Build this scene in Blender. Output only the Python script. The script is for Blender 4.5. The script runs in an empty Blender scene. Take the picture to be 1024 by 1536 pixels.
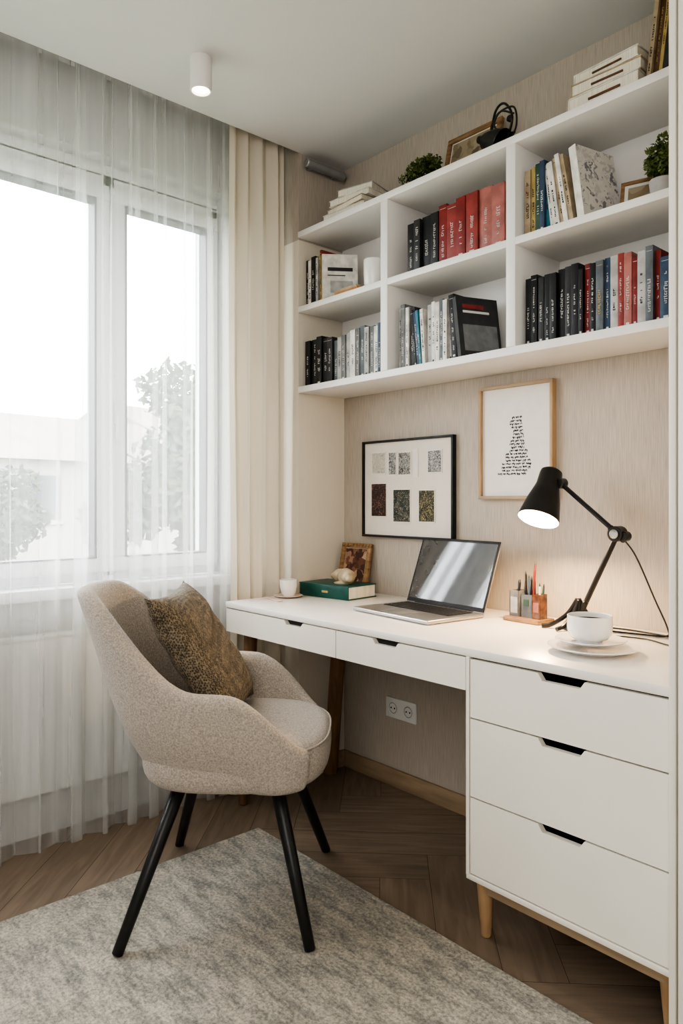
import bpy, bmesh, math, random
from mathutils import Matrix, Vector, Euler
random.seed(7)
R=math.radians
scene=bpy.context.scene

# ------------------------------------------------------------------ materials
def new_mat(name):
    m=bpy.data.materials.new(name); m.use_nodes=True
    nt=m.node_tree
    for n in list(nt.nodes): nt.nodes.remove(n)
    out=nt.nodes.new('ShaderNodeOutputMaterial')
    return m,nt,out
def mk(name,col,rough=.5,metal=0,var=.06,scale=25,bump=0,bscale=None,stretch=(1,1,1),emit=0,spec=.5,col2=None,coat=0,sheen=0,detail=3,lo=.35,hi=.65):
    m,nt,out=new_mat(name); N=nt.nodes; L=nt.links
    p=N.new('ShaderNodeBsdfPrincipled'); L.new(p.outputs[0],out.inputs[0])
    tc=N.new('ShaderNodeTexCoord'); mp=N.new('ShaderNodeMapping'); mp.inputs['Scale'].default_value=stretch
    L.new(tc.outputs['Object'],mp.inputs[0])
    no=N.new('ShaderNodeTexNoise'); no.inputs['Scale'].default_value=scale; no.inputs['Detail'].default_value=detail
    L.new(mp.outputs[0],no.inputs[0])
    cr=N.new('ShaderNodeValToRGB'); L.new(no.outputs[0],cr.inputs[0])
    c2=col2 if col2 else tuple(max(0,c*(1-var)) for c in col)
    c1=col if col2 else tuple(min(1,c*(1+var)) for c in col)
    cr.color_ramp.elements[0].position=lo; cr.color_ramp.elements[1].position=hi
    cr.color_ramp.elements[0].color=(*c2,1); cr.color_ramp.elements[1].color=(*c1,1)
    L.new(cr.outputs[0],p.inputs['Base Color'])
    p.inputs['Roughness'].default_value=rough; p.inputs['Metallic'].default_value=metal
    p.inputs['Specular IOR Level'].default_value=spec
    p.inputs['Coat Weight'].default_value=coat
    p.inputs['Sheen Weight'].default_value=sheen
    if emit:
        p.inputs['Emission Color'].default_value=(*col,1); p.inputs['Emission Strength'].default_value=emit
    if bump:
        n2=N.new('ShaderNodeTexNoise'); n2.inputs['Scale'].default_value=bscale or scale*4; n2.inputs['Detail'].default_value=2
        L.new(mp.outputs[0],n2.inputs[0])
        b=N.new('ShaderNodeBump'); b.inputs['Strength'].default_value=bump; b.inputs['Distance'].default_value=.002
        L.new(n2.outputs[0],b.inputs['Height']); L.new(b.outputs[0],p.inputs['Normal'])
    return m

M={}
M['white']=mk('white_paint',(.80,.775,.745),.42,var=.015,scale=6)
M['cream']=mk('cream_lacquer',(.79,.75,.67),.4,var=.02,scale=5)
M['desk']=mk('desk_top_lacquer',(.80,.755,.70),.35,var=.02,scale=5)
M['dark']=mk('dark_recess',(.012,.011,.010),.6)
M['ceil']=mk('ceiling_paint',(.70,.69,.68),.9,var=.01,scale=3)
M['wallcream']=mk('wall_cream_paint',(.74,.675,.57),.85,var=.02,scale=4)
M['wallwhite']=mk('wall_white_paint',(.62,.62,.61),.85,var=.02,scale=4)
M['wallpaper']=mk('wallpaper_grain',(.56,.495,.42),.75,col2=(.37,.325,.275),scale=6,stretch=(60,60,2.2),bump=.4,bscale=10,detail=7,lo=.22,hi=.74)
M['oak']=mk('oak_wood',(.50,.34,.20),.45,col2=(.38,.24,.13),scale=5,stretch=(6,6,1),detail=5)
M['oakx']=mk('oak_wood_long',(.42,.31,.205),.5,col2=(.32,.235,.155),scale=5,stretch=(1,8,8),detail=5)
M['walnut']=mk('walnut_wood',(.26,.145,.075),.4,col2=(.15,.08,.042),scale=5,stretch=(8,8,1),detail=5)
M['black']=mk('black_metal',(.014,.013,.013),.38,var=.2)
M['black2']=mk('matte_black',(.012,.012,.013),.5,var=.2)
M['pvc']=mk('window_pvc',(.82,.84,.85),.35,var=.01)
M['rad']=mk('radiator_enamel',(.78,.78,.77),.4,var=.01)
M['ceramic']=mk('white_ceramic',(.82,.80,.77),.18,var=.01,coat=.3)
M['silver']=mk('aluminium',(.50,.49,.48),.32,metal=.85,var=.03,scale=60)
M['keys']=mk('key_black',(.02,.02,.022),.45)
M['screen']=mk('laptop_screen',(.04,.042,.046),.05,var=.05,coat=.6,spec=.8)
M['paper']=mk('paper_pages',(.70,.65,.55),.8,var=.1,scale=8,stretch=(60,1,1))
M['matboard']=mk('mat_board',(.72,.66,.59),.8,var=.02)
M['artpaper']=mk('art_paper',(.77,.735,.69),.8,var=.02)
M['goldwood']=mk('gold_wood_frame',(.36,.22,.11),.4,col2=(.20,.11,.05),scale=18,stretch=(1,1,4))
M['ink']=mk('ink_black',(.03,.03,.035),.7)
M['outlet']=mk('outlet_plastic',(.75,.74,.71),.35,var=.01)
M['green']=mk('green_cloth_cover',(.008,.080,.066),.4,var=.2,scale=30)
M['shell']=mk('shell_ceramic',(.62,.52,.38),.4,col2=(.40,.30,.19),scale=20)
M['pinkplate']=mk('blush_ceramic',(.70,.56,.48),.35,var=.04)
M['leafA']=mk('leaf_green',(.085,.125,.025),.55,col2=(.03,.055,.012),scale=30)
M['leafB']=mk('leaf_light',(.19,.22,.055),.55,col2=(.08,.12,.025),scale=30)
M['soil']=mk('soil',(.05,.03,.02),.9)
M['greypot']=mk('grey_concrete_pot',(.42,.40,.38),.7,var=.1)
M['chair']=mk('chair_boucle_fabric',(.54,.475,.41),.95,col2=(.29,.25,.215),scale=230,bump=1,bscale=320,sheen=.15,detail=4,lo=.3,hi=.72)
M['piping']=mk('chair_piping',(.40,.35,.30),.95,scale=200,var=.15)
M['rail']=mk('rail_aluminium',(.34,.34,.34),.45,metal=.4)
M['amber']=mk('amber_glass',(.16,.06,.03),.2,coat=.5,var=.5,scale=60)
M['bulb']=mk('warm_bulb',(1,.78,.52),.4,emit=7)
M['bulb2']=mk('spot_diffuser',(1,.88,.72),.4,emit=12)
M['shade_in']=mk('shade_inner_white',(.52,.45,.36),.4,var=.01)
M['housewall']=mk('house_render',(.42,.39,.35),.9,var=.1,scale=1)
M['houseroof']=mk('house_roof',(.24,.21,.19),.9,var=.1,scale=1)
M['houseglass']=mk('house_glass',(.06,.07,.08),.2)
M['grass']=mk('grass_ground',(.16,.19,.11),.95,col2=(.09,.12,.065),scale=.5)
M['treeleaf']=mk('tree_leaf',(.09,.115,.06),.7,col2=(.05,.07,.035),scale=2)
M['treeleaf2']=mk('tree_leaf_dark',(.05,.065,.04),.7,col2=(.028,.04,.024),scale=2)
M['bark']=mk('tree_bark',(.08,.06,.045),.9,var=.2,scale=10)
def picmat(name,a,b,c,scale):
    m,nt,out=new_mat(name); N=nt.nodes; L=nt.links
    p=N.new('ShaderNodeBsdfPrincipled'); L.new(p.outputs[0],out.inputs[0]); p.inputs['Roughness'].default_value=.6
    tc=N.new('ShaderNodeTexCoord'); v=N.new('ShaderNodeTexVoronoi'); v.inputs['Scale'].default_value=scale
    no=N.new('ShaderNodeTexNoise'); no.inputs['Scale'].default_value=scale*.6
    L.new(tc.outputs['Object'],no.inputs[0])
    mx=N.new('ShaderNodeMix'); mx.data_type='RGBA'; mx.inputs[0].default_value=.08
    L.new(tc.outputs['Object'],mx.inputs[6]); L.new(no.outputs[1],mx.inputs[7]); L.new(mx.outputs[2],v.inputs[0])
    cr=N.new('ShaderNodeValToRGB'); L.new(v.outputs['Color'],cr.inputs[0])
    e=cr.color_ramp.elements; e[0].color=(*a,1); e[0].position=.3; e[1].color=(*c,1); e[1].position=.9
    k=e.new(.6); k.color=(*b,1)
    L.new(cr.outputs[0],p.inputs['Base Color'])
    return m
M['pic1']=picmat('print_beige',(.45,.42,.36),(.6,.56,.48),(.25,.24,.2),90)
M['pic2']=picmat('print_mono',(.05,.05,.05),(.35,.34,.32),(.6,.58,.55),140)
M['pic3']=picmat('print_dark_red',(.018,.010,.009),(.04,.015,.012),(.26,.14,.11),110)
M['pic4']=picmat('print_green_black',(.012,.016,.014),(.03,.06,.05),(.42,.33,.25),140)
M['pic5']=picmat('print_yellow_dark',(.012,.014,.014),(.035,.04,.03),(.42,.33,.14),140)
M['pic6']=picmat('print_portrait',(.07,.03,.02),(.22,.10,.06),(.5,.34,.24),40)
M['pic7']=picmat('print_landscape',(.26,.20,.12),(.40,.34,.24),(.14,.11,.07),30)
M['pic8']=picmat('art_cover_sketch',(.62,.58,.53),(.66,.62,.57),(.20,.20,.21),60)
BC={'k':(.014,.014,.016),'k2':(.032,.032,.034),'g':(.17,.17,.17),'lg':(.42,.41,.39),'w':(.68,.65,.60),'r':(.22,.026,.024),
 'r2':(.28,.048,.042),'co':(.38,.14,.12),'b':(.04,.07,.12),'lb':(.05,.19,.25),'y':(.42,.31,.12),'o':(.45,.22,.09),'br':(.12,.06,.03),
 'gr':(.04,.09,.065),'t':(.42,.33,.22),'gb':(.12,.135,.15)}
for k,c in BC.items(): M['bk_'+k]=mk('book_cover_'+k,c,.5,var=.18,scale=30)
M['txt_w']=mk('title_print_white',(.62,.60,.56),.6,var=.02)
M['txt_k']=mk('title_print_black',(.03,.03,.03),.6)
M['txt_g']=mk('title_print_gold',(.50,.37,.16),.5)

# ------------------------------------------------------------------ mesh builder
class MB:
    def __init__(s): s.v=[]; s.f=[]; s.m=[]; s.mats=[]
    def mi(s,k):
        if k not in s.mats: s.mats.append(k)
        return s.mats.index(k)
    def add(s,vs,fs,k,T=None):
        o=len(s.v); i=s.mi(k)
        if T is not None: vs=[T@Vector(v) for v in vs]
        s.v+= [tuple(v) for v in vs]; s.f+=[tuple(o+a for a in f) for f in fs]; s.m+=[i]*len(fs)
    def box(s,c,d,k,T=None,bev=0,rot=None,seg=2):
        X,Y,Z=d[0]/2,d[1]/2,d[2]/2
        A=Matrix.Translation(c)
        if rot: A=A@Euler(rot).to_matrix().to_4x4()
        if T is not None: A=T@A
        if bev:
            b=bmesh.new(); bmesh.ops.create_cube(b,size=1)
            for v in b.verts: v.co=Vector((v.co.x*d[0],v.co.y*d[1],v.co.z*d[2]))
            bmesh.ops.bevel(b,geom=b.edges[:],offset=bev,segments=seg,profile=.5,affect='EDGES')
            b.verts.index_update()
            vs=[v.co.copy() for v in b.verts]; fs=[[v.index for v in f.verts] for f in b.faces]; b.free()
            s.add(vs,fs,k,A); return
        vs=[(-X,-Y,-Z),(X,-Y,-Z),(X,Y,-Z),(-X,Y,-Z),(-X,-Y,Z),(X,-Y,Z),(X,Y,Z),(-X,Y,Z)]
        fs=[(0,3,2,1),(4,5,6,7),(0,1,5,4),(1,2,6,5),(2,3,7,6),(3,0,4,7)]
        s.add(vs,fs,k,A)
    def bb(s,x0,x1,y0,y1,z0,z1,k,bev=0,T=None):
        s.box(((x0+x1)/2,(y0+y1)/2,(z0+z1)/2),(x1-x0,y1-y0,z1-z0),k,T=T,bev=bev)
    def lathe(s,prof,k,T=None,seg=32,caps=True):
        vs=[];fs=[];n=len(prof)
        for r,z in prof:
            for j in range(seg):
                a=2*math.pi*j/seg; vs.append((r*math.cos(a),r*math.sin(a),z))
        for i in range(n-1):
            for j in range(seg):
                j2=(j+1)%seg
                fs.append((i*seg+j,i*seg+j2,(i+1)*seg+j2,(i+1)*seg+j))
        if caps:
            if prof[0][0]>1e-6: fs.append(tuple(reversed(range(seg))))
            if prof[-1][0]>1e-6: fs.append(tuple((n-1)*seg+j for j in range(seg)))
        s.add(vs,fs,k,T)
    def shellr(s,prof,k,T=None,seg=32): s.lathe(prof,k,T,seg,False)
    def rod(s,p0,p1,r0,r1,k,seg=20,T=None):
        p0=Vector(p0);p1=Vector(p1);d=p1-p0;l=d.length
        q=d.to_track_quat('Z','Y').to_matrix().to_4x4()
        A=Matrix.Translation(p0)@q
        if T is not None: A=T@A
        e=min(.003,r0*.3,r1*.3)
        s.lathe([(0,0),(r0-e,0),(r0,e),(r1,l-e),(r1-e,l),(0,l)],k,A,seg)
    def tube(s,pts,r,k,seg=8,sub=6,T=None,cap=True):
        P=[Vector(p) for p in pts]
        if sub>1 and len(P)>2:
            Q=[]
            E=[2*P[0]-P[1]]+P+[2*P[-1]-P[-2]]
            for i in range(1,len(E)-2):
                for j in range(sub):
                    t=j/sub;a,b,c,d=E[i-1],E[i],E[i+1],E[i+2]
                    Q.append(.5*((2*b)+(c-a)*t+(2*a-5*b+4*c-d)*t*t+(-a+3*b-3*c+d)*t**3))
            Q.append(P[-1]); P=Q
        up=Vector((0,0,1)) if abs((P[1]-P[0]).normalized().z)<.9 else Vector((1,0,0))
        vs=[];fs=[]
        for i,p in enumerate(P):
            d=(P[min(i+1,len(P)-1)]-P[max(i-1,0)]).normalized()
            a=up.cross(d)
            if a.length<1e-4: a=Vector((1,0,0)).cross(d)
            a.normalize(); b=d.cross(a); up=b
            for j in range(seg):
                t=2*math.pi*j/seg; vs.append(p+a*r*math.cos(t)+b*r*math.sin(t))
        for i in range(len(P)-1):
            for j in range(seg):
                j2=(j+1)%seg; fs.append((i*seg+j,i*seg+j2,(i+1)*seg+j2,(i+1)*seg+j))
        if cap: fs.append(tuple(reversed(range(seg)))); fs.append(tuple((len(P)-1)*seg+j for j in range(seg)))
        s.add(vs,fs,k,T)
    def grid(s,fn,nu,nv,k,T=None,closeu=False):
        vs=[fn(i/(nu if closeu else nu-1),j/(nv-1)) for i in range(nu) for j in range(nv)]
        fs=[]
        for i in range(nu if closeu else nu-1):
            for j in range(nv-1):
                i2=(i+1)%nu; fs.append((i*nv+j,i2*nv+j,i2*nv+j+1,i*nv+j+1))
        s.add(vs,fs,k,T)
    def leaves(s,c,rad,n,size,keys,rnd=random):
        for i in range(n):
            u=Vector((rnd.gauss(0,1),rnd.gauss(0,1),rnd.gauss(0,1))).normalized()*(rnd.random()**.4)
            p=Vector(c)+Vector((u.x*rad[0],u.y*rad[1],u.z*rad[2]))
            sz=size*rnd.uniform(.6,1.3)
            T=Matrix.Translation(p)@Euler((rnd.uniform(0,6.28),rnd.uniform(0,6.28),rnd.uniform(0,6.28))).to_matrix().to_4x4()
            s.add([(0,-sz,0),(sz*.5,0,sz*.15),(0,sz,0),(-sz*.5,0,sz*.15)],[(0,1,2),(0,2,3)],rnd.choice(keys),T)
    def build(s,name,smooth=True,ang=38,parent=None,fixn=True):
        vs=[Vector(v) for v in s.v]
        lo=Vector((min(v.x for v in vs),min(v.y for v in vs),min(v.z for v in vs)))
        hi=Vector((max(v.x for v in vs),max(v.y for v in vs),max(v.z for v in vs)))
        o=Vector(((lo.x+hi.x)/2,(lo.y+hi.y)/2,lo.z))
        me=bpy.data.meshes.new(name); me.from_pydata([v-o for v in vs],[],s.f)
        for k in s.mats: me.materials.append(M[k])
        me.polygons.foreach_set('material_index',s.m)
        if fixn:
            b=bmesh.new(); b.from_mesh(me); bmesh.ops.recalc_face_normals(b,faces=b.faces[:]); b.to_mesh(me); b.free()
        if smooth:
            me.polygons.foreach_set('use_smooth',[True]*len(me.polygons)); me.set_sharp_from_angle(angle=R(ang))
        me.update()
        ob=bpy.data.objects.new(name,me); ob.location=o; scene.collection.objects.link(ob)
        if parent: ob.parent=parent
        return ob

H=2.555
# ------------------------------------------------------------------ room shell
RX=3.3; RY=-3.6
b=MB(); b.bb(-.45,RX,0,.15,0,2.7,'wallpaper'); b.build('wall_desk')
b=MB()
WY0,WY1=-2.35,-.465; WZ0,WZ1=.80,2.385
b.bb(-.45,-.20,RY,WY0,0,2.7,'wallwhite')
b.bb(-.45,-.20,WY0,WY1,0,WZ0,'wallwhite')
b.bb(-.45,-.20,WY0,WY1,WZ1,2.7,'wallwhite')
b.bb(-.45,-.20,WY1,-.25,0,2.7,'wallwhite')
b.bb(-.45,0,-.25,0,0,2.2,'wallcream'); b.bb(-.45,0,-.25,0,2.2,2.7,'wallpaper')  # pier top takes the darker wallpaper colour to imitate shade above the shelf
b.build('wall_window')
b=MB(); b.bb(RX,RX+.1,RY,.15,0,2.7,'wallwhite'); b.build('wall_right')
b=MB(); b.bb(-.45,RX,RY-.1,RY,0,2.7,'wallwhite'); b.build('wall_back')
b=MB(); b.bb(0,RX,RY,0,H,2.70,'ceil'); b.bb(-.45,0,RY,0,2.66,2.70,'ceil'); b.build('ceiling')

M['grout']=mk('floor_gap',(.08,.05,.035),.8)
def floor_mat():
    m,nt,out=new_mat('herringbone_oak'); N=nt.nodes;L=nt.links
    p=N.new('ShaderNodeBsdfPrincipled'); L.new(p.outputs[0],out.inputs[0]); p.inputs['Roughness'].default_value=.42
    uv=N.new('ShaderNodeUVMap'); mp=N.new('ShaderNodeMapping'); mp.inputs['Scale'].default_value=(1.5,14,1)
    L.new(uv.outputs[0],mp.inputs[0])
    n=N.new('ShaderNodeTexNoise'); n.inputs['Scale'].default_value=3; n.inputs['Detail'].default_value=7; n.inputs['Distortion'].default_value=.6
    L.new(mp.outputs[0],n.inputs[0])
    cr=N.new('ShaderNodeValToRGB'); e=cr.color_ramp.elements
    e[0].position=.28;e[0].color=(.175,.130,.095,1);e[1].position=.75;e[1].color=(.285,.215,.158,1)
    L.new(n.outputs[0],cr.inputs[0])
    at=N.new('ShaderNodeAttribute'); at.attribute_name='rnd'
    hsv=N.new('ShaderNodeHueSaturation')
    mr=N.new('ShaderNodeMapRange'); mr.inputs[3].default_value=.90; mr.inputs[4].default_value=1.10
    L.new(at.outputs['Fac'],mr.inputs[0]); L.new(mr.outputs[0],hsv.inputs['Value']); L.new(cr.outputs[0],hsv.inputs['Color'])
    L.new(hsv.outputs[0],p.inputs['Base Color'])
    bp=N.new('ShaderNodeBump'); bp.inputs['Strength'].default_value=.12; bp.inputs['Distance'].default_value=.002
    L.new(n.outputs[0],bp.inputs['Height']); L.new(bp.outputs[0],p.inputs['Normal'])
    return m
bm=bmesh.new(); uvl=bm.loops.layers.uv.new('UVMap'); al=bm.faces.layers.float.new('rnd')
W=.15; n=5; g=.0007
rot=Matrix.Rotation(R(45),4,'Z')
rf=random.Random(3)
for a in range(-60,60):
    for m_ in range(-6,7):
        for kind in (0,1):
            ox=a+m_*2*n; oy=a
            if kind==0: x0,x1,y0,y1=ox,ox+n,oy,oy+1
            else: x0,x1,y0,y1=ox+n,ox+n+1,oy-n+1,oy+1
            cs=[(x0*W+g,y0*W+g),(x1*W-g,y0*W+g),(x1*W-g,y1*W-g),(x0*W+g,y1*W-g)]
            ws=[rot@Vector((c[0],c[1],0))+Vector((1.4,-1.6,0)) for c in cs]
            if max(w.x for w in ws)<-.2 or min(w.x for w in ws)>RX or max(w.y for w in ws)<RY or min(w.y for w in ws)>0: continue
            vs=[bm.verts.new(w) for w in ws]
            f=bm.faces.new(vs); f[al]=rf.random()
            r0=rf.uniform(0,50)
            for l,c in zip(f.loops,cs):
                lx,ly=c[0]-x0*W,c[1]-y0*W
                l[uvl].uv=(lx+r0,ly+r0) if kind==0 else (ly+r0,lx+r0)
for co,no in (((-.2,0,0),(-1,0,0)),((RX,0,0),(1,0,0)),((0,0,0),(0,1,0)),((0,RY,0),(0,-1,0))):
    bmesh.ops.bisect_plane(bm,geom=bm.verts[:]+bm.edges[:]+bm.faces[:],plane_co=co,plane_no=no,clear_outer=True)
base=[bm.verts.new(c) for c in ((-.45,RY,-.0015),(RX,RY,-.0015),(RX,0,-.0015),(-.45,0,-.0015),(-.45,RY,-.08),(RX,RY,-.08),(RX,0,-.08),(-.45,0,-.08))]
for q in ((0,1,2,3),(7,6,5,4),(0,4,5,1),(1,5,6,2),(2,6,7,3),(3,7,4,0)):
    f=bm.faces.new([base[i] for i in q]); f.material_index=1
me=bpy.data.meshes.new('floor'); bm.to_mesh(me); bm.free()
me.materials.append(floor_mat()); me.materials.append(M['grout'])
scene.collection.objects.link(bpy.data.objects.new('floor',me))

b=MB(); b.bb(.014,1.14,-.014,0,0,.07,'oakx',bev=.003); b.build('baseboard_desk')
b=MB(); b.bb(0,.014,-.25,0,0,.07,'oakx',bev=.003); b.build('baseboard_window')

# window
b=MB()
X0,X1=-.34,-.27
def fr(y0,y1,z0,z1,w,x0=X0,x1=X1):
    b.bb(x0,x1,y0,y1,z1-w,z1,'pvc',bev=.004); b.bb(x0,x1,y0,y1,z0,z0+w,'pvc',bev=.004)
    b.bb(x0,x1,y0,y0+w,z0+w,z1-w,'pvc',bev=.004); b.bb(x0,x1,y1-w,y1,z0+w,z1-w,'pvc',bev=.004)
fr(WY0,WY1,.84,WZ1,.05)
def sash(y0,y1): fr(y0,y1,.875,2.30,.055,X0+.015,X1+.02)
sash(-.93,-.475); sash(-1.63,-.94); sash(-2.34,-1.64)
b.bb(X0,X1,-.955,-.915,.86,2.34,'pvc'); b.bb(X0,X1,-1.655,-1.615,.86,2.34,'pvc')
b.bb(X0,X1,WY0,WY1,2.29,2.345,'pvc')
for yy in (-.915,-1.60):
    b.bb(X1+.018,X1+.035,yy-.012,yy+.012,1.42,1.50,'pvc',bev=.004); b.bb(X1+.035,X1+.05,yy-.01,yy+.01,1.36,1.47,'pvc',bev=.004)
for y0,y1 in ((-.88,-.525),(-1.58,-.99),(-2.29,-1.69)):
    for (a0,a1,c0,c1) in ((y0,y1,.926,.932),(y0,y1,2.235,2.245),(y0,y0+.008,.93,2.24),(y1-.008,y1,.93,2.24)): b.bb(-.303,-.2485,a0,a1,c0,c1,'keys')
win=b.build('window_1')
def glass_mat():
    m,nt,out=new_mat('window_glass'); N=nt.nodes;L=nt.links
    t=N.new('ShaderNodeBsdfTransparent'); gl=N.new('ShaderNodeBsdfGlossy'); gl.inputs['Roughness'].default_value=.02
    no=N.new('ShaderNodeTexNoise'); no.inputs['Scale'].default_value=1
    mr=N.new('ShaderNodeMapRange'); mr.inputs[3].default_value=.04; mr.inputs[4].default_value=.06
    L.new(no.outputs[0],mr.inputs[0])
    mx=N.new('ShaderNodeMixShader'); L.new(mr.outputs[0],mx.inputs[0]); L.new(t.outputs[0],mx.inputs[1]); L.new(gl.outputs[0],mx.inputs[2]); L.new(mx.outputs[0],out.inputs[0])
    return m
M['glass']=glass_mat()
b=MB()
for y0,y1 in ((-.88,-.525),(-1.58,-.99),(-2.29,-1.69)): b.bb(-.31,-.306,y0,y1,.925,2.25,'glass')
g_=b.build('window_glass'); g_.parent=win; g_.location-=win.location
b=MB(); b.bb(-.27,-.155,-2.33,-.47,.80,.84,'pvc',bev=.006); b.build('window_sill')
b=MB(); b.bb(-.185,-.135,-1.75,-.68,.16,.68,'rad',bev=.012)
for i in range(26): b.bb(-.137,-.131,-1.72+i*.04,-1.70+i*.04,.20,.64,'rad',bev=.002)
b.bb(-.186,-.134,-1.76,-.67,.675,.69,'rad',bev=.004)
b.rod((-.16,-.69,.22),(-.16,-.62,.22),.01,.01,'rad'); b.rod((-.16,-.62,.22),(-.16,-.62,.0),.009,.009,'rad')
b.rod((-.16,-1.6,.0),(-.16,-1.6,.17),.012,.012,'rad'); b.rod((-.198,-1.0,.5),(-.18,-1.0,.5),.012,.012,'rad')
b.build('radiator')

# curtains
def sheer_mat(name,col,op,tr,sc=14,a=.7,c=1.3):
    m,nt,out=new_mat(name); N=nt.nodes;L=nt.links
    tc=N.new('ShaderNodeTexCoord'); mp=N.new('ShaderNodeMapping'); mp.inputs['Scale'].default_value=(1,1,.03)
    L.new(tc.outputs['Object'],mp.inputs[0])
    no=N.new('ShaderNodeTexNoise'); no.inputs['Scale'].default_value=sc; no.inputs['Detail'].default_value=3; L.new(mp.outputs[0],no.inputs[0])
    mr=N.new('ShaderNodeMapRange'); mr.inputs[1].default_value=.3; mr.inputs[2].default_value=.7; mr.inputs[3].default_value=op*a; mr.inputs[4].default_value=min(1,op*c)
    L.new(no.outputs[0],mr.inputs[0])
    t=N.new('ShaderNodeBsdfTransparent')
    d=N.new('ShaderNodeBsdfDiffuse'); d.inputs[0].default_value=(*col,1)
    tl=N.new('ShaderNodeBsdfTranslucent'); tl.inputs[0].default_value=(*col,1)
    m1=N.new('ShaderNodeMixShader'); m1.inputs[0].default_value=tr; L.new(d.outputs[0],m1.inputs[1]); L.new(tl.outputs[0],m1.inputs[2])
    m2=N.new('ShaderNodeMixShader'); L.new(mr.outputs[0],m2.inputs[0]); L.new(t.outputs[0],m2.inputs[1]); L.new(m1.outputs[0],m2.inputs[2])
    L.new(m2.outputs[0],out.inputs[0]); return m
M['sheer']=sheer_mat('sheer_voile',(.90,.91,.90),.31,.55)
M['drape']=sheer_mat('cream_drape_linen',(.79,.725,.62),.995,.22,14,.99,1.0)
def curtain(name,y0,y1,x0,wl,amp,key,ztop,seed,nper=28,ov=.14):
    rr=random.Random(seed); b=MB()
    L_=y1-y0; nf=int(L_/wl); ph=[0]
    for i in range(nf): ph.append(ph[-1]+rr.uniform(.55,1.45))
    tot=ph[-1]; amps=[rr.uniform(.5,1.1) for _ in range(nf+2)]; ovs=[rr.uniform(.4,1.3)*ov for _ in range(nf+2)]
    nu=nf*nper; nv=30
    def fn(u,v):
        s=u*nf; i=min(int(s),nf-1); f=s-i
        yy=y0+L_*((ph[i]+(ph[i+1]-ph[i])*f)/tot)
        z=.006+v*(ztop-.006); low=(1-v)
        A=amp*(amps[i]*(1-f)+amps[i+1]*f)*(.7+.3*low)
        x=x0+A*math.sin(2*math.pi*s)+.003*math.sin(9*v+seed+i)
        o=(ovs[i]*(1-f)+ovs[i+1]*f)*(.65+.5*low)
        yy+=wl*o*math.sin(4*math.pi*s)+.008*low*math.sin(4*v+math.sin(s*2.1)*2)
        return (x,yy,z)
    b.grid(fn,nu,nv,key)
    return b.build(name,fixn=False,ang=180)
curtain('sheer_curtain',-2.6,-.50,-.084,.115,.036,'sheer',2.615,5,32,.24)
curtain('cream_drape',-.55,-.285,-.050,.060,.032,'drape',2.615,11,24,.06)
b=MB(); b.bb(-.12,-.03,-3.4,-.255,2.625,2.66,'rail',bev=.003); b.build('curtain_rail')
b=MB(); b.rod((.030,-.235,2.510),(.030,-.03,2.510),.018,.018,'rail'); b.bb(.0,.034,-.21,-.19,2.495,2.525,'rail',bev=.003); b.bb(.0,.034,-.08,-.06,2.495,2.525,'rail',bev=.003); b.build('roller_blind_tube')

# rug
def rug_mat():
    m,nt,out=new_mat('rug_wool'); N=nt.nodes;L=nt.links
    p=N.new('ShaderNodeBsdfPrincipled'); L.new(p.outputs[0],out.inputs[0]); p.inputs['Roughness'].default_value=.95; p.inputs['Sheen Weight'].default_value=.1
    tc=N.new('ShaderNodeTexCoord'); mp=N.new('ShaderNodeMapping'); mp.inputs['Scale'].default_value=(1.4,4.5,1)
    L.new(tc.outputs['Object'],mp.inputs[0])
    a=N.new('ShaderNodeTexNoise'); a.inputs['Scale'].default_value=6; a.inputs['Detail'].default_value=10; a.inputs['Roughness'].default_value=.8; L.new(mp.outputs[0],a.inputs[0])
    c=N.new('ShaderNodeTexNoise'); c.inputs['Scale'].default_value=110; c.inputs['Detail'].default_value=4; c.inputs['Roughness'].default_value=.7; L.new(tc.outputs['Object'],c.inputs[0])
    cr=N.new('ShaderNodeValToRGB'); e=cr.color_ramp.elements
    e[0].position=.40;e[0].color=(.34,.325,.285,1);e[1].position=.58;e[1].color=(.68,.615,.51,1)
    L.new(a.outputs[0],cr.inputs[0])
    cr2=N.new('ShaderNodeValToRGB'); e=cr2.color_ramp.elements
    e[0].position=.35;e[0].color=(.50,.50,.50,1);e[1].position=.62;e[1].color=(1.0,1.0,1.0,1)
    L.new(c.outputs[0],cr2.inputs[0])
    mx=N.new('ShaderNodeMix'); mx.data_type='RGBA'; mx.blend_type='MULTIPLY'; mx.inputs[0].default_value=1
    L.new(cr.outputs[0],mx.inputs[6]); L.new(cr2.outputs[0],mx.inputs[7]); L.new(mx.outputs[2],p.inputs['Base Color'])
    bp=N.new('ShaderNodeBump'); bp.inputs['Strength'].default_value=.9; bp.inputs['Distance'].default_value=.005
    L.new(c.outputs[0],bp.inputs['Height']); L.new(bp.outputs[0],p.inputs['Normal']); return m
M['rug']=rug_mat()
b=MB(); b.box((1.36,-1.62,.005),(2.2,1.98,.010),'rug',bev=.004); b.build('area_rug')

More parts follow.
